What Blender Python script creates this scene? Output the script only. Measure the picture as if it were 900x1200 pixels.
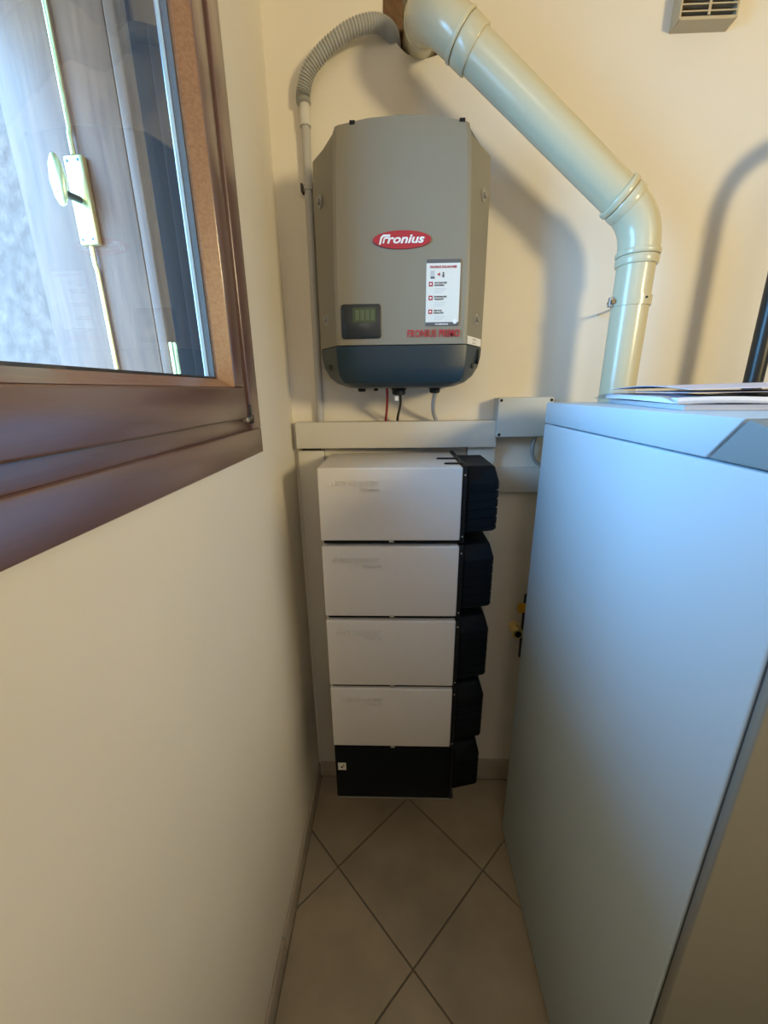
import bpy, bmesh, math, random
from mathutils import Vector, Matrix
from mathutils.geometry import tessellate_polygon
random.seed(7)
for o in list(bpy.data.objects):
    bpy.data.objects.remove(o, do_unlink=True)
SC = bpy.context.scene
COL = SC.collection
PI = math.pi

# ------------------------------------------------------------------ camera
CAMZ = 1.50
F_PX, PITCH, YAW, ROLL = 463.5, math.radians(17.10), math.radians(-1.83), math.radians(0.687)
_cp, _sp, _cy, _sy = math.cos(PITCH), math.sin(PITCH), math.cos(YAW), math.sin(YAW)
fwd = Vector((_sy*_cp, _cy*_cp, -_sp)); rgt = Vector((_cy, -_sy, 0)); dwn = fwd.cross(rgt)
r2 = rgt*math.cos(ROLL) + dwn*math.sin(ROLL)
d2 = dwn*math.cos(ROLL) - rgt*math.sin(ROLL)
cam = bpy.data.objects.new('camera', bpy.data.cameras.new('camera')); COL.objects.link(cam)
cam.data.sensor_fit = 'VERTICAL'; cam.data.sensor_height = 36.0; cam.data.sensor_width = 27.0
cam.data.lens = F_PX/1200*36.0; cam.data.clip_start = 0.02
m = Matrix((r2, -d2, -fwd)).transposed().to_4x4(); m.translation = (0, 0, CAMZ)
cam.matrix_world = m
SC.camera = cam

# ------------------------------------------------------------------ light and exposure
W = bpy.data.worlds.new('sky'); SC.world = W; W.use_nodes = True
bg = W.node_tree.nodes['Background']
bg.inputs[0].default_value = (0.22, 0.58, 1.0, 1); bg.inputs[1].default_value = 29.0

def light(name, kind, loc, energy, color, size=.1, target=None, **kw):
    d = bpy.data.lights.new(name, kind); d.energy = energy; d.color = color
    if kind in ('POINT', 'SPOT'): d.shadow_soft_size = size
    for k, v in kw.items(): setattr(d, k, v)
    o = bpy.data.objects.new(name, d); COL.objects.link(o); o.location = loc
    if target is not None:
        o.rotation_euler = (Vector(target)-Vector(loc)).to_track_quat('-Z', 'Y').to_euler()
    return o
light('warm_room_spot', 'SPOT', (2.00, -1.20, 2.12), 168, (1.0, 0.80, 0.43), .23, target=(.05, 1.05, 2.02), spot_size=math.radians(82), spot_blend=.9)
light('warm_fill_light', 'POINT', (0.15, -1.10, 2.45), 9.5, (1.0, 0.88, 0.74), .25)  # added fill with no visible source; lifts the batteries and wall shadows
# light portal in the window opening: only tells the renderer where the sky comes in
pl = light('window_portal', 'AREA', (-0.45, 0.543, 1.825), 1, (1, 1, 1), target=(1, 0.543, 1.825))
pl.data.shape = 'RECTANGLE'; pl.data.size = .66; pl.data.size_y = .84
try: pl.data.cycles.is_portal = True
except Exception: pass

VS = SC.view_settings
VS.view_transform = 'Standard'; VS.look = 'None'; VS.exposure = 0.0; VS.gamma = 1.0
VS.use_curve_mapping = False

# ------------------------------------------------------------------ materials
MATS = {}
def mat(name, col, rough=.5, metal=0., bump=0., bscale=60., var=0., vscale=8., spec=.5, emit=None, coat=0.):
    if name in MATS: return MATS[name]
    M = bpy.data.materials.new(name); M.use_nodes = True
    nt = M.node_tree; b = nt.nodes['Principled BSDF']
    b.inputs['Roughness'].default_value = rough; b.inputs['Metallic'].default_value = metal
    b.inputs['Specular IOR Level'].default_value = spec
    if coat: b.inputs['Coat Weight'].default_value = coat; b.inputs['Coat Roughness'].default_value = .1
    geo = nt.nodes.new('ShaderNodeNewGeometry')
    n = nt.nodes.new('ShaderNodeTexNoise'); n.inputs['Scale'].default_value = vscale; n.inputs['Detail'].default_value = 5
    nt.links.new(geo.outputs['Position'], n.inputs['Vector'])
    rp = nt.nodes.new('ShaderNodeValToRGB')
    rp.color_ramp.elements[0].position = .3; rp.color_ramp.elements[1].position = .7
    lo = [max(0, c*(1-var)) for c in col]; hi = [min(1, c*(1+var)) for c in col]
    rp.color_ramp.elements[0].color = (*lo, 1); rp.color_ramp.elements[1].color = (*hi, 1)
    nt.links.new(n.outputs['Fac'], rp.inputs['Fac']); nt.links.new(rp.outputs['Color'], b.inputs['Base Color'])
    if bump:
        n2 = nt.nodes.new('ShaderNodeTexNoise'); n2.inputs['Scale'].default_value = bscale; n2.inputs['Detail'].default_value = 6
        nt.links.new(geo.outputs['Position'], n2.inputs['Vector'])
        bp = nt.nodes.new('ShaderNodeBump'); bp.inputs['Strength'].default_value = bump; bp.inputs['Distance'].default_value = .01
        nt.links.new(n2.outputs['Fac'], bp.inputs['Height']); nt.links.new(bp.outputs['Normal'], b.inputs['Normal'])
    if emit:
        b.inputs['Emission Color'].default_value = (*emit[0], 1); b.inputs['Emission Strength'].default_value = emit[1]
    MATS[name] = M
    return M

def wood(name, c1, c2, rough=.4, stretch=(14, 14, 1.2), bump=.12):
    M = bpy.data.materials.new(name); M.use_nodes = True
    nt = M.node_tree; b = nt.nodes['Principled BSDF']; b.inputs['Roughness'].default_value = rough
    geo = nt.nodes.new('ShaderNodeNewGeometry'); mp = nt.nodes.new('ShaderNodeMapping')
    mp.inputs['Scale'].default_value = stretch
    nt.links.new(geo.outputs['Position'], mp.inputs['Vector'])
    n = nt.nodes.new('ShaderNodeTexNoise'); n.inputs['Scale'].default_value = 6; n.inputs['Detail'].default_value = 8
    nt.links.new(mp.outputs['Vector'], n.inputs['Vector'])
    rp = nt.nodes.new('ShaderNodeValToRGB'); rp.color_ramp.elements[0].position = .3; rp.color_ramp.elements[1].position = .7
    rp.color_ramp.elements[0].color = (*c1, 1); rp.color_ramp.elements[1].color = (*c2, 1)
    nt.links.new(n.outputs['Fac'], rp.inputs['Fac']); nt.links.new(rp.outputs['Color'], b.inputs['Base Color'])
    bp = nt.nodes.new('ShaderNodeBump'); bp.inputs['Strength'].default_value = bump; bp.inputs['Distance'].default_value = .004
    nt.links.new(n.outputs['Fac'], bp.inputs['Height']); nt.links.new(bp.outputs['Normal'], b.inputs['Normal'])
    return M

def glass_mat(name, tint=(.93, .96, 1.0), ior=1.5, rough=.0):
    M = bpy.data.materials.new(name); M.use_nodes = True
    nt = M.node_tree; nt.nodes.clear()
    out = nt.nodes.new('ShaderNodeOutputMaterial'); mix = nt.nodes.new('ShaderNodeMixShader')
    t = nt.nodes.new('ShaderNodeBsdfTransparent'); t.inputs[0].default_value = (*tint, 1)
    g = nt.nodes.new('ShaderNodeBsdfGlossy'); g.inputs['Roughness'].default_value = rough
    # Schlick reflectance, the same from both sides of the thin pane
    lw = nt.nodes.new('ShaderNodeLayerWeight'); lw.inputs['Blend'].default_value = .5
    pw = nt.nodes.new('ShaderNodeMath'); pw.operation = 'POWER'; pw.inputs[1].default_value = 5
    ma = nt.nodes.new('ShaderNodeMath'); ma.operation = 'MULTIPLY_ADD'; f0 = ((ior-1)/(ior+1))**2
    ma.inputs[1].default_value = 1-f0; ma.inputs[2].default_value = f0
    nt.links.new(lw.outputs['Facing'], pw.inputs[0]); nt.links.new(pw.outputs[0], ma.inputs[0])
    nt.links.new(ma.outputs[0], mix.inputs[0]); nt.links.new(t.outputs[0], mix.inputs[1]); nt.links.new(g.outputs[0], mix.inputs[2])
    nt.links.new(mix.outputs[0], out.inputs[0])
    return M

PLASTER = mat('plaster', (.80, .75, .66), .9, bump=.10, bscale=9, var=.03, vscale=3)
CEIL = mat('ceiling_paint', (.85, .82, .76), .9)
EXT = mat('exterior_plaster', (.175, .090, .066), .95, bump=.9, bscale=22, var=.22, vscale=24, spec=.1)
GROUT = mat('grout', (.20, .17, .14), .9)
TILE = mat('floor_tile', (.385, .315, .225), .33, var=.16, vscale=5)
SKIRT = mat('skirting_tile', (.42, .36, .29), .35, var=.12, vscale=9)
FRAME = wood('window_wood', (.125, .062, .058), (.15, .075, .070), .30, (40, 3, 40), .0)
_b = FRAME.node_tree.nodes['Principled BSDF']; _b.inputs['Coat Weight'].default_value = 1; _b.inputs['Coat IOR'].default_value = 2.0; _b.inputs['Coat Roughness'].default_value = .30
BEAD = wood('bead_wood', (.24, .105, .045), (.33, .16, .075), .35, (40, 3, 40), .02)
SHUT = wood('shutter_wood', (.15, .050, .023), (.22, .078, .036), .5)
SHUT.node_tree.nodes['Principled BSDF'].inputs['Specular IOR Level'].default_value = .2
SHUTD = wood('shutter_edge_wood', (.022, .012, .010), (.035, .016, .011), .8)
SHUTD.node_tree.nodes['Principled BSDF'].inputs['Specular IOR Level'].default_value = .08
BRASS = mat('brass', (.95, .78, .36), .28, .9)
STEEL = mat('zinc_steel', (.55, .54, .52), .4, .9)
DARKSTEEL = mat('dark_hardware', (.06, .055, .05), .4, .6)
GLASS = glass_mat('window_glass')
SPACER = mat('glazing_spacer', (.34, .24, .17), .6, spec=.2)
SEAL = mat('glazing_seal', (.075, .060, .048), .7, spec=.2)
INVG = mat('inverter_grey', (.235, .215, .165), .45, var=.02, bump=.03, bscale=500)
INVW = mat('inverter_side_grey', (.31, .30, .28), .45)
INVD = mat('inverter_dark_blue', (.010, .028, .042), .38)
BLK = mat('black_plastic', (.006, .007, .009), .45, spec=.25)
BLKBOX = mat('connector_black', (.003, .005, .008), .5, bump=.05, bscale=300, spec=.14)
RED = mat('signal_red', (.42, .012, .028), .4)
WHITE = mat('print_white', (.85, .85, .83), .5)
STICK = mat('sticker_white', (.74, .74, .68), .45)
PGREY = mat('print_grey', (.10, .10, .105), .5)
PLGREY = mat('print_light_grey', (.52, .53, .53), .5)
LCD = mat('lcd_green', (.045, .068, .032), .25)
DISP = mat('display_dark', (.015, .022, .028), .25)
COVER = mat('battery_cover_white', (.71, .68, .66), .42, bump=.04, bscale=400)
DUCT = mat('trunking_white', (.66, .635, .58), .5)
DUCT2 = mat('trunking_grey_white', (.58, .57, .53), .5)
JBOX = mat('junction_box_grey', (.50, .52, .50), .5)
FLUE = mat('flue_white_enamel', (.62, .57, .39), .25, coat=.15)
CONDUIT = mat('conduit_grey', (.46, .46, .46), .45)
HOSE = mat('hose_grey', (.42, .43, .43), .5)
COUPL = mat('coupling_white', (.66, .65, .62), .5)
BOILER = mat('boiler_white', (.51, .615, .69), .36, bump=.02, bscale=600)
BFRONT = mat('boiler_front', (.23, .225, .20), .42)
BPANEL = mat('boiler_panel_grey', (.22, .26, .27), .4)
PLINTH = mat('plinth_dark', (.05, .05, .05), .6)
VENT = mat('vent_beige', (.52, .43, .28), .55)
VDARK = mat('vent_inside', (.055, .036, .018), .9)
MASON = mat('broken_masonry', (.17, .10, .055), .95, bump=.8, bscale=40, var=.4, vscale=20)
REDC = mat('cable_red', (.38, .02, .03), .4)
BLKC = mat('cable_black', (.012, .012, .014), .4)
GRYC = mat('cable_grey', (.42, .42, .42), .5)
YELLOW = mat('valve_yellow', (.75, .40, .02), .4)
PAPER = mat('paper_white', (.80, .80, .84), .6)
FOLDER = mat('folder_lilac', (.70, .68, .80), .5)
PAPERG = mat('paper_grey', (.52, .50, .52), .6)
SLEEVE = glass_mat('plastic_sleeve', (.90, .93, .97), 1.5, .08)
BLACKPIPE = mat('black_enamel_pipe', (.012, .014, .014), .35)

# ------------------------------------------------------------------ builders
ORG = {}
def thing(name, label, cat, loc, group=None, kind=None):
    o = bpy.data.objects.new(name, None); COL.objects.link(o); o.location = loc
    o.empty_display_size = .05
    o['label'] = label
    if cat: o['category'] = cat
    if group: o['group'] = group
    if kind: o['kind'] = kind
    ORG[o] = Vector(loc)
    return o

def link(name, me, material, parent=None, org=None):
    """world-space mesh -> object; if parent, the mesh is shifted to the root's origin"""
    o = bpy.data.objects.new(name, me); COL.objects.link(o)
    if material is not None and not me.materials: me.materials.append(material)
    if parent is not None:
        o.parent = parent; g = ORG[parent]; ORG[o] = g
        me.transform(Matrix.Translation(-g))
    elif org is not None:
        me.transform(Matrix.Translation(-Vector(org))); o.location = org; ORG[o] = Vector(org)
    else:
        ORG[o] = Vector((0, 0, 0))
    return o

def tag(o, label, cat=None, group=None, kind=None):
    o['label'] = label
    if cat: o['category'] = cat
    if group: o['group'] = group
    if kind: o['kind'] = kind
    return o

def mesh(name, v, f, smooth=False):
    me = bpy.data.meshes.new(name); me.from_pydata([tuple(p) for p in v], [], f); me.update()
    bm = bmesh.new(); bm.from_mesh(me); bmesh.ops.recalc_face_normals(bm, faces=bm.faces); bm.to_mesh(me); bm.free()
    if smooth: sm(me)
    return me

def sm(me, ang=40):
    bm = bmesh.new(); bm.from_mesh(me)
    for f in bm.faces: f.smooth = True
    for e in bm.edges:
        if len(e.link_faces) == 2 and e.calc_face_angle(0) > math.radians(ang): e.smooth = False
    bm.to_mesh(me); bm.free()

def box(name, a, b, bev=0., seg=2):
    bm = bmesh.new()
    bmesh.ops.create_cube(bm, size=1)
    for v in bm.verts:
        v.co = Vector([(a[i]+b[i])/2 + v.co[i]*(b[i]-a[i]) for i in range(3)])
    if bev: bmesh.ops.bevel(bm, geom=list(bm.edges), offset=bev, segments=seg, affect='EDGES', profile=.5)
    me = bpy.data.meshes.new(name); bm.to_mesh(me); bm.free()
    if bev: sm(me, 60)
    return me

def prism(name, poly, axis, lo, hi, bev=0.):
    """poly: 2D outline; axis 'x': (y,z), 'y': (x,z), 'z': (x,y)"""
    def P(p, t):
        return {'x': (t, p[0], p[1]), 'y': (p[0], t, p[1]), 'z': (p[0], p[1], t)}[axis]
    n = len(poly); v = [P(p, lo) for p in poly]+[P(p, hi) for p in poly]
    f = [list(range(n)), list(range(2*n-1, n-1, -1))]+[[i, (i+1) % n, n+(i+1) % n, n+i] for i in range(n)]
    me = mesh(name, v, f)
    if bev:
        bm = bmesh.new(); bm.from_mesh(me)
        bmesh.ops.bevel(bm, geom=list(bm.edges), offset=bev, segments=2, affect='EDGES', profile=.5)
        bm.to_mesh(me); bm.free(); sm(me, 60)
    return me

def rrect(x0, z0, x1, z1, r, n=5):
    out = []
    for cx, cz, a0 in ((x1-r, z1-r, 0), (x0+r, z1-r, PI/2), (x0+r, z0+r, PI), (x1-r, z0+r, 1.5*PI)):
        for i in range(n+1):
            a = a0+PI/2*i/n; out.append((cx+r*math.cos(a), cz+r*math.sin(a)))
    return out

def smooth_path(pts, n=10, closed=False):
    """Catmull-Rom"""
    P = [Vector(p) for p in pts]; P = [P[0]*2-P[1]]+P+[P[-1]*2-P[-2]]
    out = []
    for i in range(1, len(P)-2):
        for k in range(n):
            t = k/n; a, b, c, d = P[i-1:i+3]
            out.append(.5*((2*b)+(c-a)*t+(2*a-5*b+4*c-d)*t*t+(3*b-a-3*c+d)*t**3))
    out.append(P[-2]); return out

def tube(name, path, rad, n=12, caps=True):
    path = [Vector(p) for p in path]; R = rad if callable(rad) else (lambda i: rad)
    v, f = [], []; up = None
    for i, p in enumerate(path):
        t = (path[min(i+1, len(path)-1)]-path[max(i-1, 0)]).normalized()
        if up is None:
            up = Vector((0, 0, 1)) if abs(t.z) < .9 else Vector((0, 1, 0))
        up = (up-t*up.dot(t)).normalized(); s = t.cross(up)
        for k in range(n):
            a = 2*PI*k/n; v.append(p+(up*math.cos(a)+s*math.sin(a))*R(i))
    m_ = len(path)
    for i in range(m_-1):
        for k in range(n):
            f.append([i*n+k, i*n+(k+1) % n, (i+1)*n+(k+1) % n, (i+1)*n+k])
    if caps: f += [list(range(n)), list(range((m_-1)*n, m_*n))]
    return mesh(name, v, f, True)

def cyl(name, p, q, r, n=14, r2=None):
    r2 = r if r2 is None else r2
    return tube(name, [p, q], (lambda i: r if i == 0 else r2), n)

def lathe(name, origin, axis, prof, n=16):
    """prof: (distance along axis, radius)"""
    A = Vector(axis).normalized(); O = Vector(origin)
    up = Vector((0, 0, 1)) if abs(A.z) < .9 else Vector((0, 1, 0)); up = (up-A*up.dot(A)).normalized(); s = A.cross(up)
    v, f = [], []
    for d, r in prof:
        for k in range(n):
            a = 2*PI*k/n; v.append(O+A*d+(up*math.cos(a)+s*math.sin(a))*max(r, 1e-5))
    for i in range(len(prof)-1):
        for k in range(n): f.append([i*n+k, i*n+(k+1) % n, (i+1)*n+(k+1) % n, (i+1)*n+k])
    f += [list(range(n)), list(range((len(prof)-1)*n, len(prof)*n))]
    return mesh(name, v, f, True)

def join(name, meshes):
    bm = bmesh.new()
    for me in meshes: bm.from_mesh(me)
    o = bpy.data.meshes.new(name); bm.to_mesh(o); bm.free()
    return o

def text_mesh(name, body, size, at, width=None, extrude=.0006, shear=0., offset=0., align='LEFT', spacing=1., to_world=None):
    cu = bpy.data.curves.new(name, 'FONT'); cu.body = body; cu.size = size; cu.extrude = extrude
    cu.shear = shear; cu.offset = offset; cu.align_x = align; cu.space_character = spacing
    cu.resolution_u = 3
    t = bpy.data.objects.new(name, cu); COL.objects.link(t)
    dg = bpy.context.evaluated_depsgraph_get()
    me = bpy.data.meshes.new_from_object(t.evaluated_get(dg), depsgraph=dg)
    bpy.data.objects.remove(t); bpy.data.curves.remove(cu)
    xs = [v.co.x for v in me.vertices]
    k = (width/(max(xs)-min(xs))) if width and xs else 1.
    x0 = min(xs) if (width and align == 'LEFT' and xs) else 0
    for v in me.vertices:
        x, y, z = (v.co.x-x0)*k, v.co.y, v.co.z
        v.co = to_world(x, y, z) if to_world else (at[0]+x, at[1]-z, at[2]+y)
    me.materials.clear()
    return me

def wall_holes(name, outer, holes, axis, lo, hi):
    """flat wall slab with holes; axis as in prism"""
    def P(p, t): return {'x': (t, p[0], p[1]), 'y': (p[0], t, p[1])}[axis]
    loops = [outer]+holes
    flat = [p for l in loops for p in l]; n = len(flat)
    tri = tessellate_polygon([[Vector((p[0], p[1], 0)) for p in l] for l in loops])
    v = [P(p, lo) for p in flat]+[P(p, hi) for p in flat]
    f = [list(t) for t in tri]+[[i+n for i in reversed(t)] for t in tri]
    k = 0
    for l in loops:
        m_ = len(l)
        for i in range(m_): f.append([k+i, k+(i+1) % m_, n+k+(i+1) % m_, n+k+i])
        k += m_
    return mesh(name, v, f)

# ------------------------------------------------------------------ dimensions of the place
XL, YWALL, XR, YF, ZC = -0.314, 1.225, 2.80, -1.60, 2.70

# ------------------------------------------------------------------ room shell
floor = tag(link('floor', box('floor', (XL, YF, -.12), (XR, YWALL, -.006)), GROUT), 'beige ceramic tile floor laid diagonally', kind='structure')
def clip(poly, x0, y0, x1, y1):
    for ax, lim, sgn in ((0, x0, 1), (0, x1, -1), (1, y0, 1), (1, y1, -1)):
        out = []
        for i in range(len(poly)):
            a, b = poly[i], poly[(i+1) % len(poly)]
            ia, ib = (a[ax]-lim)*sgn >= 0, (b[ax]-lim)*sgn >= 0
            if ia: out.append(a)
            if ia != ib:
                t = (lim-a[ax])/(b[ax]-a[ax]); out.append((a[0]+t*(b[0]-a[0]), a[1]+t*(b[1]-a[1])))
        poly = out
        if len(poly) < 3: return []
    return poly
HD = .2365                       # half diagonal of a tile
TX, TY = .043, .897              # centre of the tile in front of the batteries
for i in range(-14, 16):
    for j in range(-14, 16):
        cx, cy = TX+(i+j)*HD, TY+(i-j)*HD
        h = HD-.0036
        p = clip([(cx+h, cy), (cx, cy+h), (cx-h, cy), (cx, cy-h)], XL+.010, YF+.01, XR-.01, YWALL-.010)
        if p and abs(sum(p[k][0]*p[(k+1) % len(p)][1]-p[(k+1) % len(p)][0]*p[k][1] for k in range(len(p)))) > .0006:
            link('tile', prism('tile', p, 'z', -.006, random.uniform(-.0006, 0)), TILE, floor)

# back wall with the broken hole for the flue
HOLE = [(-.030, 2.335), (-.028, 2.40), (.0, 2.44), (.06, 2.455), (.125, 2.44), (.155, 2.40), (.150, 2.34), (.128, 2.29),
        (.10, 2.262), (.075, 2.257), (.048, 2.261), (.030, 2.266), (.018, 2.274), (.008, 2.283), (-.006, 2.300), (-.018, 2.318)]
wb = tag(link('wall_back', wall_holes('wall_back', [(XL-.30, -.12), (XR+.1, -.12), (XR+.1, ZC), (XL-.30, ZC)], [HOLE], 'y', YWALL, YWALL+.16), PLASTER),
    'cream plastered back wall behind the inverter', kind='structure')
link('hole_lining', box('hole_lining', (-.06, YWALL+.158, 2.22), (.19, YWALL+.20, 2.48)), MASON, wb)
link('hole_lintel', box('hole_lintel', (-.055, YWALL+.05, 2.342), (.02, YWALL+.15, 2.47), .004), MASON, wb)
# left wall with the window opening
WY0, WY1, WZ0, WZ1 = .20, .885, 1.40, 2.25
tag(link('wall_left', wall_holes('wall_left', [(YF-.1, -.12), (YWALL, -.12), (YWALL, ZC), (YF-.1, ZC)],
    [[(WY0, WZ0), (WY1, WZ0), (WY1, WZ1), (WY0, WZ1)]], 'x', XL-.14, XL), PLASTER), 'cream plastered left wall with the window', kind='structure')
tag(link('wall_right', box('wall_right', (XR, YF-.1, -.12), (XR+.1, YWALL, ZC)), PLASTER), 'cream plastered right wall', kind='structure')
tag(link('wall_front', box('wall_front', (XL, YF-.1, -.12), (XR, YF, ZC)), PLASTER), 'cream plastered wall behind the camera', kind='structure')
tag(link('ceiling', box('ceiling', (XL-.30, YF-.1, ZC), (XR+.1, YWALL+.16, ZC+.1)), CEIL), 'white painted ceiling', kind='structure')
# skirting tiles
sk = thing('baseboard_left', 'low tile skirting along the left wall', None, (XL, .3, 0), kind='structure')
y = YWALL-.012
k = 0
while y > YF+.02:
    y2 = max(y-(.20 if k == 0 else .334), YF)
    link('skirting_tile', box('skirting_tile', (XL, y2+.0015, 0), (XL+.009, y-.0015, .078), .0015), SKIRT, sk); y = y2; k += 1
sk = thing('baseboard_back', 'low tile skirting along the back wall', None, (.4, YWALL, 0), kind='structure')
x = XL+.010
k = 0
while x < XR-.02:
    x2 = min(x+(.26 if k == 0 else .334), XR)
    link('skirting_tile', box('skirting_tile', (x+.0015, YWALL-.009, 0), (x2-.0015, YWALL, .098), .0015), SKIRT, sk); x = x2; k += 1

# ------------------------------------------------------------------ window in the left wall
win = thing('window_1', 'red-brown wooden casement window in the left wall', None, (XL, .43, 1.367), kind='structure')
FY0, FY1, FZ0, FZ1 = .170, .915, 1.367, 2.29          # outer frame
def ring(name, y0, y1, z0, z1, t, x0, x1, m_, parent, bev=.002, tb=None):
    """four rails, each its own part; t = width of the rails"""
    tb = tb or t
    L = []
    for nm, a, b in (('bottom_rail', (y0, z0), (y1, z0+tb)), ('top_rail', (y0, z1-t), (y1, z1)),
                     ('stile', (y0, z0+tb), (y0+t, z1-t)), ('stile', (y1-t, z0+tb), (y1, z1-t))):
        L.append(link(name+'_'+nm, box(nm, (x0, a[0], a[1]), (x1, b[0], b[1]), bev), m_, parent))
    return L
ring('frame', FY0, FY1, FZ0, FZ1, .055, XL-.02, -.3085, FRAME, win, .0025)
ring('rebate', FY0+.055, FY1-.055, FZ0+.055, FZ1-.055, .034, XL-.055, -.3155, FRAME, win, .001)
# sash, proud of the rebate and casting the line of shadow below it
SY0, SY1, SZ0, SZ1 = FY0+.085, .812, 1.449, FZ1-.08
ring('sash', SY0, SY1, SZ0, SZ1, .046, XL-.042, -.2985, FRAME, win, .004, tb=.060)
# glazing bead: mitred strip, sloping to the pane
iy0, iy1, iz0, iz1 = SY0+.046, SY1-.046, SZ0+.060, SZ1-.046
def bead(a, b, nrm):
    a, b, nrm = Vector(a), Vector(b), Vector(nrm)
    ad = (b-a).normalized()
    v = []
    for p, s in ((a, 1), (b, -1)):
        v += [Vector((-.3005, *p)), Vector((-.3235, *(p+nrm*.014+ad*s*.014))), Vector((-.340, *(p+nrm*.014+ad*s*.014))), Vector((-.340, *p))]
    return mesh('bead', v, [[0, 1, 2, 3], [7, 6, 5, 4], [0, 1, 5, 4], [1, 2, 6, 5], [2, 3, 7, 6], [3, 0, 4, 7]])
for a, b, n_ in (((iy0, iz0), (iy1, iz0), (0, 1)), ((iy1, iz0), (iy1, iz1), (-1, 0)), ((iy1, iz1), (iy0, iz1), (0, -1)), ((iy0, iz1), (iy0, iz0), (1, 0))):
    link('glazing_bead', bead(a, b, n_), BEAD, win)
gy0, gy1, gz0, gz1 = iy0+.008, iy1-.008, iz0+.008, iz1-.008
link('glass_pane', box('glass_pane', (-.3275, gy0, gz0), (-.3245, gy1, gz1)), GLASS, win)
ring('seal', gy0, gy1, gz0, gz1, .010, -.3380, -.3278, SEAL, win, 0)
ring('spacer', gy0+.003, gy1-.003, gz0+.003, gz1-.003, .008, -.3440, -.3384, SPACER, win, 0)
# outer part of the fixed frame, seen dark through the pane
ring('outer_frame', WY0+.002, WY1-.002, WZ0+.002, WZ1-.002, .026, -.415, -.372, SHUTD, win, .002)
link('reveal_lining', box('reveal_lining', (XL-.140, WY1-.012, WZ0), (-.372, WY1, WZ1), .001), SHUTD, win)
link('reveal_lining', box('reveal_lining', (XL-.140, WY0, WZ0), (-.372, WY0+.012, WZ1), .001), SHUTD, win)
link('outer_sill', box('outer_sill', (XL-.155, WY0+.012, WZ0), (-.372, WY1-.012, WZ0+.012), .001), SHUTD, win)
hg = link('hinge', lathe('hinge', (-.3005, .835, 1.437), (0, 0, 1), [(0, .004), (.002, .0055), (.016, .0055), (.018, .004)]), DARKSTEEL, win)
link('hinge_arm', box('hinge_arm', (-.312, .813, 1.441), (-.300, .835, 1.450), .001), STEEL, hg)
link('hinge_pin', lathe('hinge_pin', (-.3005, .835, 1.455), (0, 0, 1), [(0, .003), (.018, .003), (.020, .001)]), DARKSTEEL, hg)

# ------------------------------------------------------------------ open wooden shutter outside the window
def make_shutter(HX, HY, th, flip, label):
    SX = Vector((-math.cos(th), math.sin(th), 0)); SN = Vector((-math.sin(th), -math.cos(th), 0))   # along the leaf, out of its face
    if flip: SX.y *= -1; SN.y *= -1
    sh = thing('window_shutter', label, 'shutter', (HX, HY, 1.40))
    def leafbox(name, u0, u1, w0, w1, z0, z1, bev=0.):
        me = box(name, (u0, w0, z0), (u1, w1, z1), bev)
        for v in me.vertices:
            p = Vector((HX, HY, 0))+SX*v.co.x+SN*v.co.y; v.co = (p.x, p.y, v.co.z)
        bm = bmesh.new(); bm.from_mesh(me); bmesh.ops.recalc_face_normals(bm, faces=bm.faces); bm.to_mesh(me); bm.free()
        return me
    def leafpt(u, w, z):
        p = Vector((HX, HY, 0))+SX*u+SN*w; return Vector((p.x, p.y, z))
    link('hinge_strap', leafbox('hinge_strap', .012, .030, -.010, -.002, 1.54, 1.60), BRASS, sh)
    link('hinge_strap', leafbox('hinge_strap', .012, .030, -.010, -.002, 2.185, 2.225), BRASS, sh)
    link('board', leafbox('board', .026, .050, -.036, .0, 1.405, 2.24, .003), SHUT, sh)
    link('board', leafbox('board', .052, .308, -.036, -.003, 1.405, 2.24, .002), SHUT, sh)
    h_ = link('hinge', tube('hinge', [leafpt(.012, .006, 1.535), leafpt(.012, .006, 1.602)], .0065), BRASS, sh)
    link('hinge', tube('hinge', [leafpt(.012, .006, 2.18), leafpt(.012, .006, 2.23)], .0065), BRASS, sh)
    RU = .160                                            # the bolt on the leaf
    bolt = link('bolt_plate', leafbox('bolt_plate', RU-.020, RU+.020, -.003, .012, 1.790, 1.940, .003), BRASS, sh)
    for du in (-.012, .012):
        for z in (1.799, 1.931):
            link('screw', lathe('screw', leafpt(RU+du, .012, z), SN, [(0, .003), (.0008, .003), (.001, .001)], 10), DARKSTEEL, bolt)
    link('knob_stem', tube('knob_stem', [leafpt(RU, .011, 1.866), leafpt(RU+.003, .042, 1.866)], .0065), DARKSTEEL, bolt)
    kn = lathe('knob', (0, 0, 0), (0, 0, 1), [(-.045, .001), (-.041, .008), (-.028, .016), (0, .021), (.028, .016), (.041, .008), (.045, .001)], 18)
    for v in kn.vertices:
        c = v.co.copy(); v.co = leafpt(RU+.004+c.x*.8, .050+c.y*.42, 1.884+c.z*.95)
    link('knob', kn, BRASS, bolt)
    for zs in ((1.942, 1.975, 1.983, 2.22), (1.788, 1.755, 1.747, 1.42)):
        link('bolt_rod', tube('bolt_rod', smooth_path([leafpt(RU, .006, zs[0]), leafpt(RU, .006, zs[1])], 2)+smooth_path([leafpt(RU, .003, zs[2]), leafpt(RU, .003, zs[3])], 2), .0045, 10), BRASS, sh)
make_shutter(-.462, .900, math.radians(8), False, 'brown wooden shutter leaf with a brass bolt, standing open outside the window')
make_shutter(-.462, .185, math.radians(8), True, 'unseen brown wooden shutter leaf of the pair, added on the near side to block sky light')  # out of view; added to keep sky light off the inverter front
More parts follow.
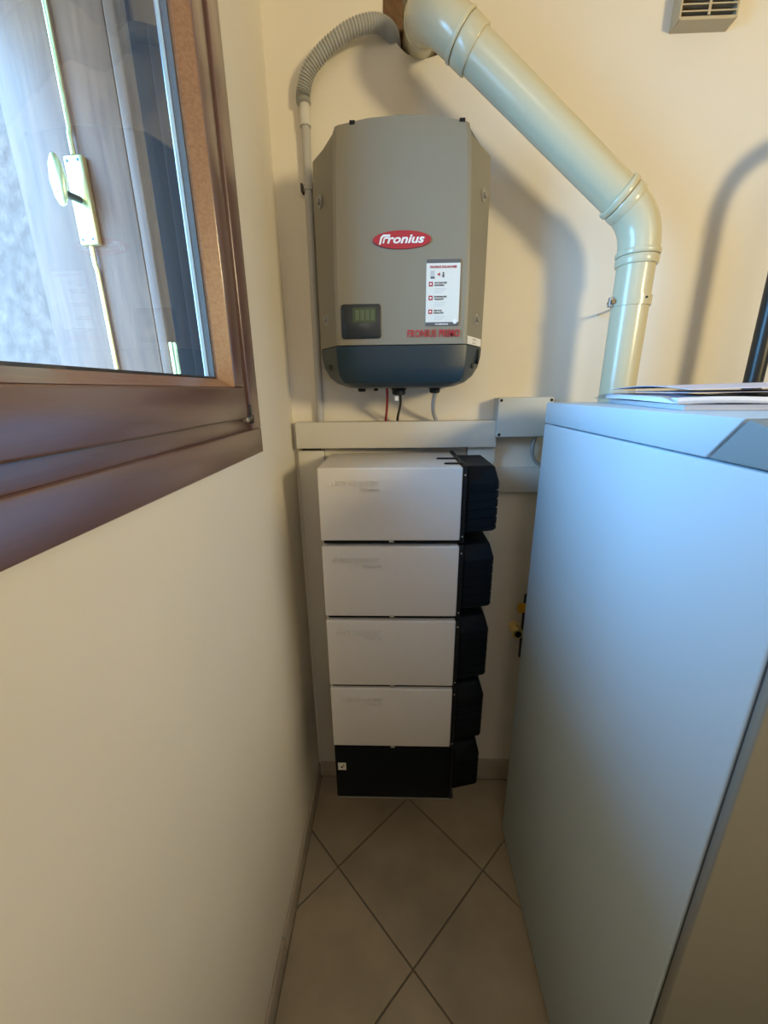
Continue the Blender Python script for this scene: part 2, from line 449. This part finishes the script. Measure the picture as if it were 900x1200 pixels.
# outside
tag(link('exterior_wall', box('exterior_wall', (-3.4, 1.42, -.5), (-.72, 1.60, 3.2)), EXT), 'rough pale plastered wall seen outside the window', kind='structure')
tag(link('sky_blocker', box('sky_blocker', (-1.12, -2.5, 2.44), (XL-.14, 3.0, 2.52)), mat('sky_blocker_dark', (.12, .07, .045), .7)), 'unseen dark board added above the window outside to block steep sky light', kind='structure')  # unseen overhang added to cut steep sky light, so the lower boiler darkens
tag(link('exterior_ground', box('exterior_ground', (-7, -5, -.55), (-.7, 1.42, -.5)), mat('gravel', (.30, .29, .27), .95, bump=.5, var=.3, vscale=30)), 'pale ground outside the window', kind='structure')

# ------------------------------------------------------------------ boiler cabinet on the right
BX0, BX1, BY0, BY1, BT = .372, .972, .347, 1.022, 1.467
boi = thing('boiler_cabinet', 'tall white metal boiler cabinet standing on the tiled floor', 'boiler', (.67, .68, 0))
link('plinth', box('plinth', (BX0+.012, BY0+.03, 0), (BX1-.012, BY1-.012, .016)), PLINTH, boi)
link('side_panel', box('side_panel', (BX0, BY0+.0025, .012), (BX0+.25, BY1, 1.4155), .003), BOILER, boi)
link('rear_body', box('rear_body', (BX0+.25, BY0+.02, .012), (BX1, BY1, 1.4155), .003), BOILER, boi)
link('front_panel', box('front_panel', (BX0+.0015, BY0-.012, .03), (BX1, BY0-.0005, 1.4145), .003), BFRONT, boi)
# top cover with the slanted front end, and the grey control panel before it
CUTB, CUTT = .486, .443
link('top_cover', prism('top_cover', [(BY1, 1.4180), (BY1, BT), (CUTT, BT), (CUTB, 1.4180)], 'x', BX0, BX1, .002), BOILER, boi)
link('control_panel', prism('control_panel', [(CUTB-.004, 1.4180), (CUTT-.004, BT-.001), (.36, BT-.020), (.322, 1.4180)], 'x', BX0+.001, BX1, .002), BPANEL, boi)
link('seam_strip', box('seam_strip', (BX0+.004, BY0-.001, .03), (BX0+.02, BY0+.006, 1.41)), PLINTH, boi)

# ------------------------------------------------------------------ inverter
ICX, ICW, IHW = .0135, .155, .2085
inv = thing('solar_inverter', 'grey wall-mounted solar inverter with a dark blue lower cover', 'inverter', (ICX, YWALL, 1.50))
def inv_level(z, h, c, yf, yw, top=0):
    """half outline from left back to right back"""
    c = min(c, h-.012)
    pts = [(-h, 1.205), (-h, yw), (-h+.004, yw-.008), (-c-.006, yf+.012), (-c, yf+.003), (-c+.008, yf)]
    pts += [(-c*.5, yf-.002), (0, yf-.003)]
    return [(ICX+x, y, z) for x, y in pts]+[(ICX-x, y, z) for x, y in reversed(pts[:-1])]
def inv_loft(name, levels):
    v, f = [], []; n = None
    for L in levels:
        p = inv_level(*L)
        n = len(p); v += p
    for i in range(len(levels)-1):
        for k in range(n): f.append([i*n+k, i*n+(k+1) % n, (i+1)*n+(k+1) % n, (i+1)*n+k])
    f += [list(range(n)), list(range((len(levels)-1)*n, len(levels)*n))]
    return mesh(name, v, f)
body = inv_loft('housing', [(1.604, .2085, .155, 1.022, 1.115), (1.75, .2090, .155, 1.021, 1.115), (1.95, .2085, .149, 1.022, 1.115),
                            (2.010, .206, .145, 1.023, 1.117), (2.030, .200, .141, 1.026, 1.122)])
# arched top: lift the middle of the uppermost ring and lower the wings
for v in body.vertices:
    if v.co.z > 2.005:
        d = abs(v.co.x-ICX)
        if v.co.z > 2.025: v.co.z += .014*(1-(d/.141)**2) if d < .142 else -.016
sm(body, 18)
link('housing', body, INVG, inv)
cov = inv_loft('bottom_cover', [(1.505, .110, .09, 1.060, 1.110), (1.508, .140, .12, 1.040, 1.108), (1.518, .168, .14, 1.026, 1.110), (1.534, .188, .150, 1.0195, 1.112), (1.556, .2015, .154, 1.0185, 1.113), (1.58, .207, .1555, 1.0185, 1.113), (1.6015, .2085, .156, 1.0185, 1.113)])
sm(cov, 25)
cvo = link('bottom_cover', cov, INVD, inv)
link('mounting_bracket', box('mounting_bracket', (ICX-.15, 1.200, 1.70), (ICX+.15, YWALL, 2.00), .002), STEEL, inv)
for dx in (-.103, .126):
    link('top_hook', box('top_hook', (ICX+dx-.006, 1.024, 2.030), (ICX+dx+.006, 1.040, 2.0385 if dx < 0 else 2.0365), .001), BLK, inv)
# side screws sit on the sloping wings
def wingpt(s, u, z, out=0.):
    a = Vector((ICX+s*.161, 1.034, z)); b = Vector((ICX+s*.2045, 1.107, z)); d = (b-a).normalized()
    n = Vector((s*abs(d.y), -abs(d.x), 0))
    return a+(b-a)*u+n*out, n
for s, u, z in ((-1, .62, 1.918), (1, .62, 1.922), (-1, .55, 1.668), (1, .55, 1.664)):
    p, n = wingpt(s, u, z, -.002)
    so = link('side_screw', lathe('side_screw', p, n, [(0, .0135), (.0028, .0135), (.0032, .011), (.0026, .0095), (.0026, .0065), (.0085, .0055), (.0095, .003)], 16), INVW, inv)
    p, n = wingpt(s, u, z, .006)
    link('screw_socket', lathe('screw_socket', p, n, [(0, .0026), (.0014, .0026), (.0015, .001)], 8), BLK, so)
for s, u in ((-1, .45), (1, .45)):
    p, n = wingpt(s, u, 1.557, -.001)
    link('cover_screw', lathe('cover_screw', p, n, [(0, .0075), (.002, .0075), (.0025, .005), (.0015, .004), (.0015, .001)], 14), DARKSTEEL, cvo)
p, n = wingpt(1, .78, 1.578, .0012)
link('latch', box('latch', (p.x-.003, p.y-.004, 1.562), (p.x+.003, p.y+.003, 1.598), .001), BLK, cvo)
# display
IY = 1.0205
dsp = link('display', prism('display', rrect(-.127, 1.618, -.034, 1.692, .007), 'y', IY-.004, IY+.004, .0012), DISP, inv)
link('lcd_screen', prism('lcd_screen', rrect(-.100, 1.652, -.046, 1.684, .002), 'y', IY-.0052, IY-.002), LCD, dsp)
for i in range(4):
    link('lcd_segment', box('lcd_segment', (-.094+i*.012, IY-.0055, 1.657), (-.085+i*.012, IY-.0050, 1.679)), mat('lcd_light', (.085, .115, .05), .3), dsp)
# oval badge and its lettering
bc = Vector((.0145, 0, 1.8185))
el = [(bc.x+.0645*math.cos(2*PI*i/40), bc.z+.0178*math.sin(2*PI*i/40)) for i in range(40)]
bdg = link('logo_badge', prism('logo_badge', el, 'y', IY-.0055, IY+.002), RED, inv); bdg['label'] = 'red oval badge'
YL = IY-.0058
tm = text_mesh('badge_lettering', 'ronius', .0235, (bc.x-.0330, YL, bc.z-.0066), width=.083, shear=.28, offset=.0006)
def slant(pts):
    return [(bc.x+x+.28*(z+.0066), bc.z+z) for x, z in pts]
fmk = [slant([(-.0505, -.0090), (-.0462, -.0090), (-.0462, .0035), (-.0440, .0058), (-.0300, .0058), (-.0300, .0100), (-.0460, .0100), (-.0505, .0055)]),
       slant([(-.0432, -.0066), (-.0396, -.0066), (-.0396, .0010), (-.0385, .0020), (-.0310, .0020), (-.0310, .0050), (-.0410, .0050), (-.0432, .0030)])]
tm = join('badge_lettering', [tm]+[prism('f', q, 'y', YL-.0006, YL+.0006) for q in fmk])
link('badge_lettering', tm, WHITE, bdg)
link('model_lettering', text_mesh('model_lettering', 'FRONIUS PRIMO', .0225, (.028, 1.0180, 1.6195), width=.123, extrude=.0008, offset=.0003, spacing=1.08), mat('print_red', (.50, .03, .045), .45), inv)['label'] = 'red model lettering'
# information sticker
sx0, sx1, sz0, sz1 = .0700, .1465, 1.6435, 1.7795
SYF = 1.0185
stk = link('sticker', box('sticker', (sx0, SYF-.0012, sz0), (sx1, SYF+.003, sz1)), STICK, inv); stk['label'] = 'white information sticker'
def sbox(nm, x0, z0, x1, z1, m_, d=.0002):
    link(nm, box(nm, (sx0+x0, SYF-.0014-d, sz0+z0), (sx0+x1, SYF-.0010, sz0+z1)), m_, stk)
sw, shh = sx1-sx0, sz1-sz0
sbox('header_strip', 0, shh-.0075, sw, shh, PGREY); sbox('footer_strip', 0, 0, sw, .0072, PGREY)
def stext(nm, body, size, x, z, m_, width=None):
    link(nm, text_mesh(nm, body, size, (sx0+x, SYF-.0018, sz0+z), width=width, extrude=.0001, offset=.0002), m_, stk)
stext('sticker_title', 'FRONIUS SOLAR.WEB', .0066, .008, shh-.0175, RED, .060)
stext('sticker_url', 'www.solarweb.com', .0048, .022, .0018, WHITE, .030)
sbox('phone_icon', .0095, shh-.0365, .0185, shh-.0225, PLGREY); sbox('phone_icon_base', .0095, shh-.0385, .0190, shh-.0345, PGREY, .0004)
link('arrow_icon', prism('arrow_icon', [(sx0+.024, sz1-.0300), (sx0+.031, sz1-.0265), (sx0+.031, sz1-.0335)], 'y', SYF-.0017, SYF-.001), RED, stk)
sbox('figure_icon', .0362, shh-.0362, .0408, shh-.0300, PGREY)
link('figure_head', lathe('figure_head', (sx0+.0385, SYF-.001, sz1-.0275), (0, -1, 0), [(0, .0021), (.0007, .0021)], 12), PGREY, stk)
for i, (l1, l2) in enumerate((('GET YOUR FREE', 'MONITORING'), ('EXTENDING FREE', 'WARRANTY'), ('FIND YOUR', 'INSTALLATION'))):
    zz = shh-.050-i*.0285
    sbox('red_icon', .006, zz-.0040, .0150, zz+.0052, RED)
    sbox('red_icon_mark', .0085, zz-.0014, .0125, zz+.0026, WHITE, .0004)
    stext('sticker_line', l1, .0045, .0190, zz+.0014, PGREY, .028 if len(l1) > 10 else .018)
    stext('sticker_line', l2, .0045, .0190, zz-.0036, PGREY, .022)
    for r in range(3): sbox('fine_print', .0190, zz-.0095-r*.0036, .046-r*.004, zz-.0088-r*.0036, PLGREY)
link('sticker_seal', lathe('sticker_seal', (sx1-.0085, SYF-.001, sz0+.0085), (0, -1, 0), [(0, .0052), (.0012, .0052)], 18), WHITE, stk)
# rating label on the right wing
v = []
for u, z in ((-.08, 1.604), (1.0, 1.604), (1.0, 1.622), (-.08, 1.622)):
    q, n = wingpt(1, u, z, .0012); v.append(q)
for u, z in ((-.08, 1.604), (1.0, 1.604), (1.0, 1.622), (-.08, 1.622)):
    q, n = wingpt(1, u, z, -.003); v.append(q)
rl = link('rating_label', mesh('rating_label', v, [[0, 1, 2, 3], [4, 5, 6, 7], [0, 1, 5, 4], [1, 2, 6, 5], [2, 3, 7, 6], [3, 0, 4, 7]]), WHITE, inv)
def wl(x, y, z):
    q, n = wingpt(1, .28+x/.085, 1.6145+y, .0016+z); return q
link('label_print', text_mesh('label_print', 'PROTECT', .006, None, extrude=.0001, to_world=wl), PLGREY, rl)
def wl2(x, y, z):
    q, n = wingpt(1, .28+x/.085, 1.6065+y, .0016+z); return q
link('label_print', text_mesh('label_print', 'MODE 4', .006, None, extrude=.0001, to_world=wl2), PLGREY, rl)
# glands under the inverter
def gland(x, y, r, l, z=1.509):
    return link('cable_gland', lathe('cable_gland', (x, y, z), (0, 0, -1), [(-.006, r*1.15), (.35*l, r*1.15), (.4*l, r), (l*.85, r), (l, r*.7)], 10), BLK, inv)
gland(-.090, 1.10, .0105, .012); gland(-.052, 1.09, .006, .010); gland(.008, 1.095, .0180, .022); gland(.103, 1.10, .0140, .018)

# cables
def cable(name, pts, r, m_, label, n=10):
    return tag(link(name, tube(name, smooth_path(pts, 8), r, n), m_, org=pts[-1]), label, 'cable')
cable('red_cable', [(-.024, 1.10, 1.515), (-.023, 1.118, 1.485), (-.025, 1.150, 1.455), (-.028, 1.185, 1.430), (-.030, 1.200, 1.414)], .0036, REDC, 'thin red cable dropping from the inverter behind the trunking')
bc_ = thing('black_cable', 'thin black cable with a white tag under the inverter', 'cable', (.005, 1.20, 1.414))
link('sheath', tube('sheath', smooth_path([(.012, 1.095, 1.492), (.013, 1.115, 1.470), (.010, 1.150, 1.448), (.006, 1.185, 1.428), (.005, 1.200, 1.414)], 8), .0036, 10), BLKC, bc_)
link('tag', box('tag', (-.003, 1.092, 1.473), (.007, 1.096, 1.489), .001), WHITE, bc_)
cable('grey_cable', [(.105, 1.10, 1.495), (.103, 1.125, 1.470), (.106, 1.160, 1.445), (.113, 1.188, 1.426), (.120, 1.200, 1.414)], .0058, GRYC, 'grey cable curving down from the right of the inverter')

# ------------------------------------------------------------------ cable trunking round the batteries
tr = thing('cable_trunking', 'white trunking frame with a top duct and two legs behind the batteries', 'trunking', (0, YWALL, .10))
td = link('top_duct', box('top_duct', (-.2965, 1.178, 1.336), (.2935, YWALL-.0008, 1.4125), .0015), DUCT, tr)
link('leg', box('leg', (-.298, 1.198, .100), (-.219, YWALL-.0008, 1.326), .0015), DUCT, tr)
link('leg', box('leg', (.216, 1.198, .100), (.298, YWALL-.0008, 1.3355), .0015), DUCT, tr)
link('duct_slot', box('duct_slot', (-.286, 1.205, 1.326), (-.232, YWALL-.0008, 1.336)), PLINTH, tr)
ht = thing('cable_trunking', 'horizontal trunking strip on the wall below the junction box', 'trunking', (.55, YWALL, 1.19))
link('lid', box('lid', (.302, 1.203, 1.192), (1.05, 1.212, 1.270), .0015), DUCT2, ht)
link('base', box('base', (.304, 1.210, 1.194), (1.05, YWALL, 1.268)), DUCT2, ht)

# junction box
jb = thing('junction_box', 'square grey junction box on the wall beside the boiler', 'junction box', (.366, YWALL, 1.367))
link('lid', box('lid', (.289, 1.163, 1.366), (.444, 1.180, 1.477), .004, 3), JBOX, jb)
link('body', box('body', (.291, 1.181, 1.368), (.442, YWALL, 1.475), .004, 3), JBOX, jb)
for x in (.297, .436):
    for z in (1.374, 1.469):
        link('screw', lathe('screw', (x, 1.164, z), (0, -1, 0), [(0, .0042), (.0018, .0042), (.002, .002)], 10), BLK, jb)
cable('grey_cable', [(.412, 1.195, 1.366), (.408, 1.197, 1.34), (.412, 1.205, 1.31), (.428, 1.212, 1.285), (.45, 1.216, 1.272)], .0055, GRYC, 'grey cable leaving the bottom of the junction box')

# ------------------------------------------------------------------ battery stack
MX0, MX1, MYF, MYB = -.1925, .1610, .940, 1.198
ZTOP = [1.322, 1.1175, .9005, .6760]
ZBOT = [1.1335, .9145, .6875, .4640]
def conn_box(z0, z1):
    """connector housing with slanted front, chamfered top and grooves on its outer side"""
    def prof(i, y_back=1.150, cut=0.):
        x1 = .258-i
        return [(.1715, .952+cut), (.1800, .949+cut), (x1-.006, .966+cut*.6), (x1, .974+cut*.5), (x1, y_back), (.1715, y_back)]
    levels = [(z0, .004, .004), (z0+.004, 0, 0)]
    zc = z1-.040; ng = 5; stp = (zc-z0-.012)/ng
    for g in range(ng):
        b = z0+.012+g*stp
        levels += [(b, 0, 0), (b+.0008, .0055, .002), (b+.0050, .0055, .002), (b+.0058, 0, 0)]
    levels += [(zc, 0, 0), (z1-.004, .010, .024), (z1, .014, .030)]
    v, f = [], []
    for z, i, c in levels: v += [(x, y, z) for x, y in prof(i, cut=c)]
    n = 6
    for a in range(len(levels)-1):
        for k in range(n): f.append([a*n+k, a*n+(k+1) % n, (a+1)*n+(k+1) % n, (a+1)*n+k])
    f += [list(range(n)), list(range((len(levels)-1)*n, len(levels)*n))]
    return mesh('connector_box', v, f)
LBL = ['topmost white battery module, with black clips on its top', 'second white battery module from the top of the stack',
       'third white battery module from the top of the stack', 'lowest white battery module, sitting on the black base']
for i in range(4):
    z0, z1 = ZBOT[i], ZTOP[i]
    b = thing('battery_module', LBL[i], 'battery', (-.015, MYB, z0), 'stacked battery modules')
    cv = link('cover', box('cover', (MX0, MYF, z0), (MX1, MYB-.02, z1), .0045, 3), COVER, b)
    link('rear_housing', box('rear_housing', (MX0+.006, MYF+.01, z0-.010), (MX1+.003, MYB, z1-.004)), BLKBOX, b)
    link('side_plate', box('side_plate', (MX1+.0005, MYF+.004, z0-.009), (.1725, MYB, z1+.002), .0015), BLK, b)
    link('connector_box', conn_box(z0+.018, z1-.004), BLKBOX, b)
    for z in (z0+.010, z1-.020):
        link('screw', lathe('screw', (.1672, MYF+.005, z), (0, -1, 0), [(0, .0022), (.0016, .0022), (.0022, .0008)], 8), STEEL, b)
    # embossed lettering, same paint as the cover
    lx, lz = MX0+.026, z1-.044
    ring_ = lathe('ring', (lx+.008, MYF+.0005, lz+.0055), (0, -1, 0), [(0, .0082), (.0020, .0078), (.0020, .0055), (.0006, .0050)], 20)
    bar_ = prism('bar', [(lx+.001, lz+.0075), (lx+.004, lz+.0095), (lx+.0155, lz+.0035), (lx+.0125, lz+.0015)], 'y', MYF-.0012, MYF+.001)
    t1 = text_mesh('t', 'SOLARWATT', .0180, (lx+.020, MYF, lz), width=.105, extrude=.0026, offset=.0004)
    t2 = text_mesh('t', 'MyReserve', .0120, (lx+.078, MYF, lz-.0145), width=.048, extrude=.0024)
    link('embossed_lettering', join('embossed_lettering', [ring_, bar_, t1, t2]), COVER, cv)
    link('latch', box('latch', (-.018, MYF-.001, z0-.004), (-.006, MYF+.012, z0+.001), .0006), STEEL, b)
    if i == 0:
        for y, x in ((.985, .120), (1.060, .108)):
            link('clip', prism('clip', [(x, y), (x+.004, y-.006), (MX1+.006, y-.006), (MX1+.006, y+.006), (x+.006, y+.006)], 'z', z1-.002, z1+.0035, .0008), BLK, b)
bb = thing('battery_control_unit', 'black lowest unit of the battery stack with a small white sticker', 'battery', (-.015, MYB, .246))
link('body', box('body', (MX0+.001, MYF+.006, .250), (MX1+.004, MYB, .4525), .002), BLKBOX, bb)
link('bottom_plate', box('bottom_plate', (MX0+.004, MYF+.004, .246), (MX1+.020, MYB, .2500)), STEEL, bb)
link('side_plate', box('side_plate', (MX1+.0045, MYF+.002, .251), (.1725, MYB, .4535), .0015), BLK, bb)
link('connector_box', conn_box(.285, .448), BLKBOX, bb)
st = link('sticker', box('sticker', (MX0+.009, MYF+.0048, .362), (MX0+.034, MYF+.007, .390)), STICK, bb); st['label'] = 'small white square sticker'
link('sticker_mark', box('sticker_mark', (MX0+.017, MYF+.0044, .370), (MX0+.024, MYF+.0050, .377)), PGREY, st)
link('sticker_mark', box('sticker_mark', (MX0+.024, MYF+.0044, .374), (MX0+.029, MYF+.0050, .386)), mat('print_tan', (.45, .33, .22), .5), st)

# ------------------------------------------------------------------ conduit and hose
cd = thing('conduit', 'grey rigid conduit running up the wall left of the inverter', 'conduit', (-.222, YWALL, 1.412))
link('pipe', tube('pipe', [(-.226, 1.210, 1.4125), (-.2215, 1.210, 2.150)], .0105, 16), CONDUIT, cd)
cc = link('coupling', lathe('coupling', (-.2215, 1.210, 2.125), (0, 0, 1), [(0, .0135), (.003, .0150), (.006, .0135), (.007, .0128), (.058, .0128)], 18), COUPL, cd)
cl = link('pipe_clip', lathe('pipe_clip', (-.2228, 1.210, 1.992), (0, 0, 1), [(0, .0112), (.0005, .0135), (.012, .0135), (.0125, .0112)], 14), CONDUIT, cd)
for x in (-.2415, -.2095): link('clip_ear', box('clip_ear', (x, 1.200, 1.990), (x+.005, YWALL, 2.006)), DARKSTEEL, cl)
hp = smooth_path([(-.2215, 1.205, 2.168), (-.222, 1.205, 2.186), (-.203, 1.195, 2.224), (-.158, 1.188, 2.260), (-.100, 1.184, 2.288), (-.045, 1.194, 2.304), (-.012, 1.215, 2.303), (-.003, 1.25, 2.300), (-.004, 1.30, 2.294)], 44)
tag(link('corrugated_hose', tube('corrugated_hose', hp, lambda i: .0158+.0016*math.sin(i*2*PI/5.2), 14), HOSE, org=hp[0]), 'grey corrugated hose arching from the conduit into the wall hole', 'hose')

# ------------------------------------------------------------------ white flue pipe
fl = thing('flue_pipe', 'glossy white flue pipe running diagonally from the wall hole and down behind the boiler', 'pipe', (.562, 1.066, .60))
FY = 1.066
P0, P1, P2, P3 = Vector((.060, 1.34, 2.335)), Vector((.066, FY, 2.246)), Vector((.560, FY, 1.860)), Vector((.562, FY, .60))
FR = .0402
def elbow(A, B, C, t1, t2, n=12):
    a = B+(A-B).normalized()*t1; c = B+(C-B).normalized()*t2
    return [a*(1-t)**2+B*2*t*(1-t)+c*t*t for t in [i/n for i in range(n+1)]]
e1 = elbow(P0, P1, P2, .075, .085); e2 = elbow(P1, P2, P3, .060, .060)
D1 = (P2-P1).normalized(); D0 = (P1-P0).normalized(); D3 = (P3-P2).normalized()
link('wall_pipe', tube('wall_pipe', [P0, e1[0]], FR, 28), FLUE, fl)
link('elbow', tube('elbow', e1, FR+.004, 28), FLUE, fl)
link('diagonal_pipe', tube('diagonal_pipe', [e1[-1], e2[0]], FR, 28), FLUE, fl)
link('elbow', tube('elbow', e2, FR+.003, 28), FLUE, fl)
link('vertical_pipe', tube('vertical_pipe', [e2[-1], P3], FR, 28), FLUE, fl)
def collar(p, d, l, extra=.0055, nm='collar'):
    R_ = FR+extra
    return link(nm, lathe(nm, p-d*l/2, d, [(0, FR), (0, R_-.0015), (.003, R_), (l-.003, R_), (l, R_-.0015), (l, FR)], 28), FLUE, fl)
collar(e1[0]-D0*.004, D0, .016); collar(e1[-1]+D1*.002, D1, .010, .006); collar(e1[-1]+D1*.026, D1, .034, .0045)
collar(e2[0]-D1*.016, D1, .014, .0065); collar(e2[0]+D1*.004, D1, .022, .0048); collar(e2[-1]+D3*.006, D3, .012, .0065); collar(e2[-1]+D3*.022, D3, .018, .0048)
pc = Vector((.5612, FY, 1.694))
cp_ = link('pipe_clamp', lathe('pipe_clamp', pc+Vector((0, 0, -.011)), (0, 0, 1), [(0, FR), (.0005, FR+.0025), (.0215, FR+.0025), (.022, FR)], 28), FLUE, fl)
link('clamp_lug', box('clamp_lug', (pc.x-FR-.012, FY-.006, 1.684), (pc.x-FR+.004, FY+.006, 1.705), .002), STEEL, cp_)
link('clamp_bolt', lathe('clamp_bolt', (pc.x-FR-.007, FY-.014, 1.6945), (0, 1, 0), [(0, .0055), (.005, .0055), (.0052, .003), (.026, .003)], 8), DARKSTEEL, cp_)
link('clamp_rod', cyl('clamp_rod', (pc.x, FY+FR-.002, 1.6935), (pc.x, YWALL-.0005, 1.6935), .0028), STEEL, cp_)
link('clamp_screw', lathe('clamp_screw', (pc.x+.012, FY-FR+.001, 1.697), (0, -1, 0), [(0, .0026), (.004, .0026), (.005, .001)], 8), DARKSTEEL, cp_)

# ------------------------------------------------------------------ wall vent
vt = thing('wall_vent', 'beige plastic slatted air vent high on the back wall', 'vent', (.695, YWALL, 2.285))
VX0, VX1, VYF, VZ0, VZ1 = .637, .765, 1.192, 2.2845, 2.425
link('side_cheek', prism('side_cheek', [(YWALL, VZ0), (YWALL, VZ1), (VYF, VZ1), (VYF, VZ0+.004)], 'x', VX0, VX0+.004), VENT, vt)
link('side_cheek', prism('side_cheek', [(YWALL, VZ0), (YWALL, VZ1), (VYF, VZ1), (VYF, VZ0+.004)], 'x', VX1-.004, VX1), VENT, vt)
link('bottom_panel', prism('bottom_panel', [(YWALL, VZ0), (YWALL, VZ0+.004), (VYF, VZ0+.008), (VYF, VZ0+.002)], 'x', VX0+.0042, VX1-.0042), VENT, vt)
link('top_panel', box('top_panel', (VX0+.0042, VYF, VZ1-.004), (VX1-.0042, YWALL, VZ1)), VENT, vt)
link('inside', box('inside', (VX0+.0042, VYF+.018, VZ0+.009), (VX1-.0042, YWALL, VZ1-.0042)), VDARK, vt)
for i in range(10):
    z = VZ0+.0155+i*.0120
    link('slat', prism('slat', [(VYF, z), (VYF, z+.0028), (VYF+.016, z+.005), (VYF+.016, z+.003)], 'x', VX0+.0042, VX1-.0042), VENT, vt)
link('rib', box('rib', (.698, VYF-.001, VZ0+.009), (.704, VYF-.0002, VZ1-.0042)), VENT, vt)

# ------------------------------------------------------------------ black pipe at the right
bp_ = elbow(Vector((.915, 1.08, .6)), Vector((.897, 1.08, 2.05)), Vector((1.6, 1.08, 2.18)), .14, .14, 12)
bpipe = thing('black_pipe', 'black pipe rising behind the papers at the right edge', 'pipe', (.91, 1.08, .6))
link('riser', tube('riser', [(.915, 1.08, .6), bp_[0]], .0200, 20), BLACKPIPE, bpipe)
link('bend', tube('bend', bp_, .0200, 20), BLACKPIPE, bpipe)
link('run', tube('run', [bp_[-1], (1.6, 1.08, 2.18)], .0200, 20), BLACKPIPE, bpipe)

# ------------------------------------------------------------------ gas valve low on the wall
gv = thing('gas_valve', 'brass valve with a yellow handle between the batteries and the boiler', 'valve', (.43, YWALL, .69))
link('fitting', lathe('fitting', (.412, 1.17, .705), (0, 1, 0), [(0, .010), (.0, .020), (.012, .020), (.013, .015), (.03, .015), (.031, .019), (.055, .019)], 6), BRASS, gv)
link('bore', lathe('bore', (.412, 1.1695, .705), (0, -1, 0), [(0, .011), (.0012, .011)], 14), BLK, gv)
link('riser', tube('riser', [(.440, 1.195, .60), (.440, 1.195, .84)], .012, 14), DARKSTEEL, gv)
link('branch', tube('branch', [(.412, 1.195, .705), (.440, 1.195, .705)], .010, 12), BRASS, gv)
link('handle', prism('handle', rrect(.396, .800, .455, .830, .006), 'y', 1.150, 1.160, .001), YELLOW, gv)
link('handle_stem', tube('handle_stem', [(.440, 1.160, .814), (.440, 1.195, .814)], .006, 10), BRASS, gv)

# ------------------------------------------------------------------ papers on the boiler
def sheet_stack(name, pts, z0, z1, m_, parent, lift=None, nx=10, ny=8):
    """pts: four corners (x,y) counter-clockwise; a slightly wavy stack of paper"""
    a, b, c, d = [Vector((*p, 0)) for p in pts]
    v, f = [], []
    def P(u, w): return (a*(1-u)+b*u)*(1-w)+(d*(1-u)+c*u)*w
    for top in (0, 1):
        for j in range(ny+1):
            for i in range(nx+1):
                u, w = i/nx, j/ny; p = P(u, w); l = lift(u, w) if lift else 0
                v.append((p.x, p.y, (z1 if top else z0)+(l if (top or z0 > BT+.004) else l*.0)))
    S = (nx+1)*(ny+1)
    for top in (0, 1):
        for j in range(ny):
            for i in range(nx):
                k = top*S+j*(nx+1)+i; f.append([k, k+1, k+nx+2, k+nx+1])
    for i in range(nx):
        f.append([i, i+1, S+i+1, S+i]); k = ny*(nx+1)+i; f.append([k, k+1, S+k+1, S+k])
    for j in range(ny):
        k = j*(nx+1); f.append([k, k+nx+1, S+k+nx+1, S+k]); k += nx; f.append([k, k+nx+1, S+k+nx+1, S+k])
    return mesh(name, v, f, True)
pk = thing('document_wallet', 'clear plastic wallet of papers lying on top of the boiler', 'papers', (.58, .75, BT))
Q = [(.415, .600), (.640, .560), (.735, .905), (.490, .960)]
link('paper', sheet_stack('paper', Q, BT+.0006, BT+.008, PAPERG, pk), PAPERG, pk)
link('paper', sheet_stack('paper', [(.412, .612), (.63, .572), (.725, .915), (.478, .952)], BT+.009, BT+.017, PAPER, pk, lambda u, w: .002*math.sin(5*u+2*w)), PAPER, pk)
link('sleeve', sheet_stack('sleeve', [(.402, .592), (.652, .545), (.750, .925), (.468, .985)], BT+.0200, BT+.0207, SLEEVE, pk, lambda u, w: .0025*math.sin(6*u+3*w)-.012*(abs(2*w-1)**4)), SLEEVE, pk)
fo = thing('paper_folder', 'pale lilac paper folder lying half open on the plastic wallet', 'folder', (.60, .75, BT+.024))
def tent(u, w): return .002+.006*u+.006*math.sin(PI*w)
link('leaf', sheet_stack('leaf', [(.445, .640), (.750, .585), (.840, .890), (.500, .965)], BT+.0240, BT+.0246, FOLDER, fo, lambda u, w: .0015*u), FOLDER, fo)
link('leaf', sheet_stack('leaf', [(.440, .632), (.760, .575), (.850, .885), (.495, .962)], BT+.0266, BT+.0275, FOLDER, fo, tent), FOLDER, fo)
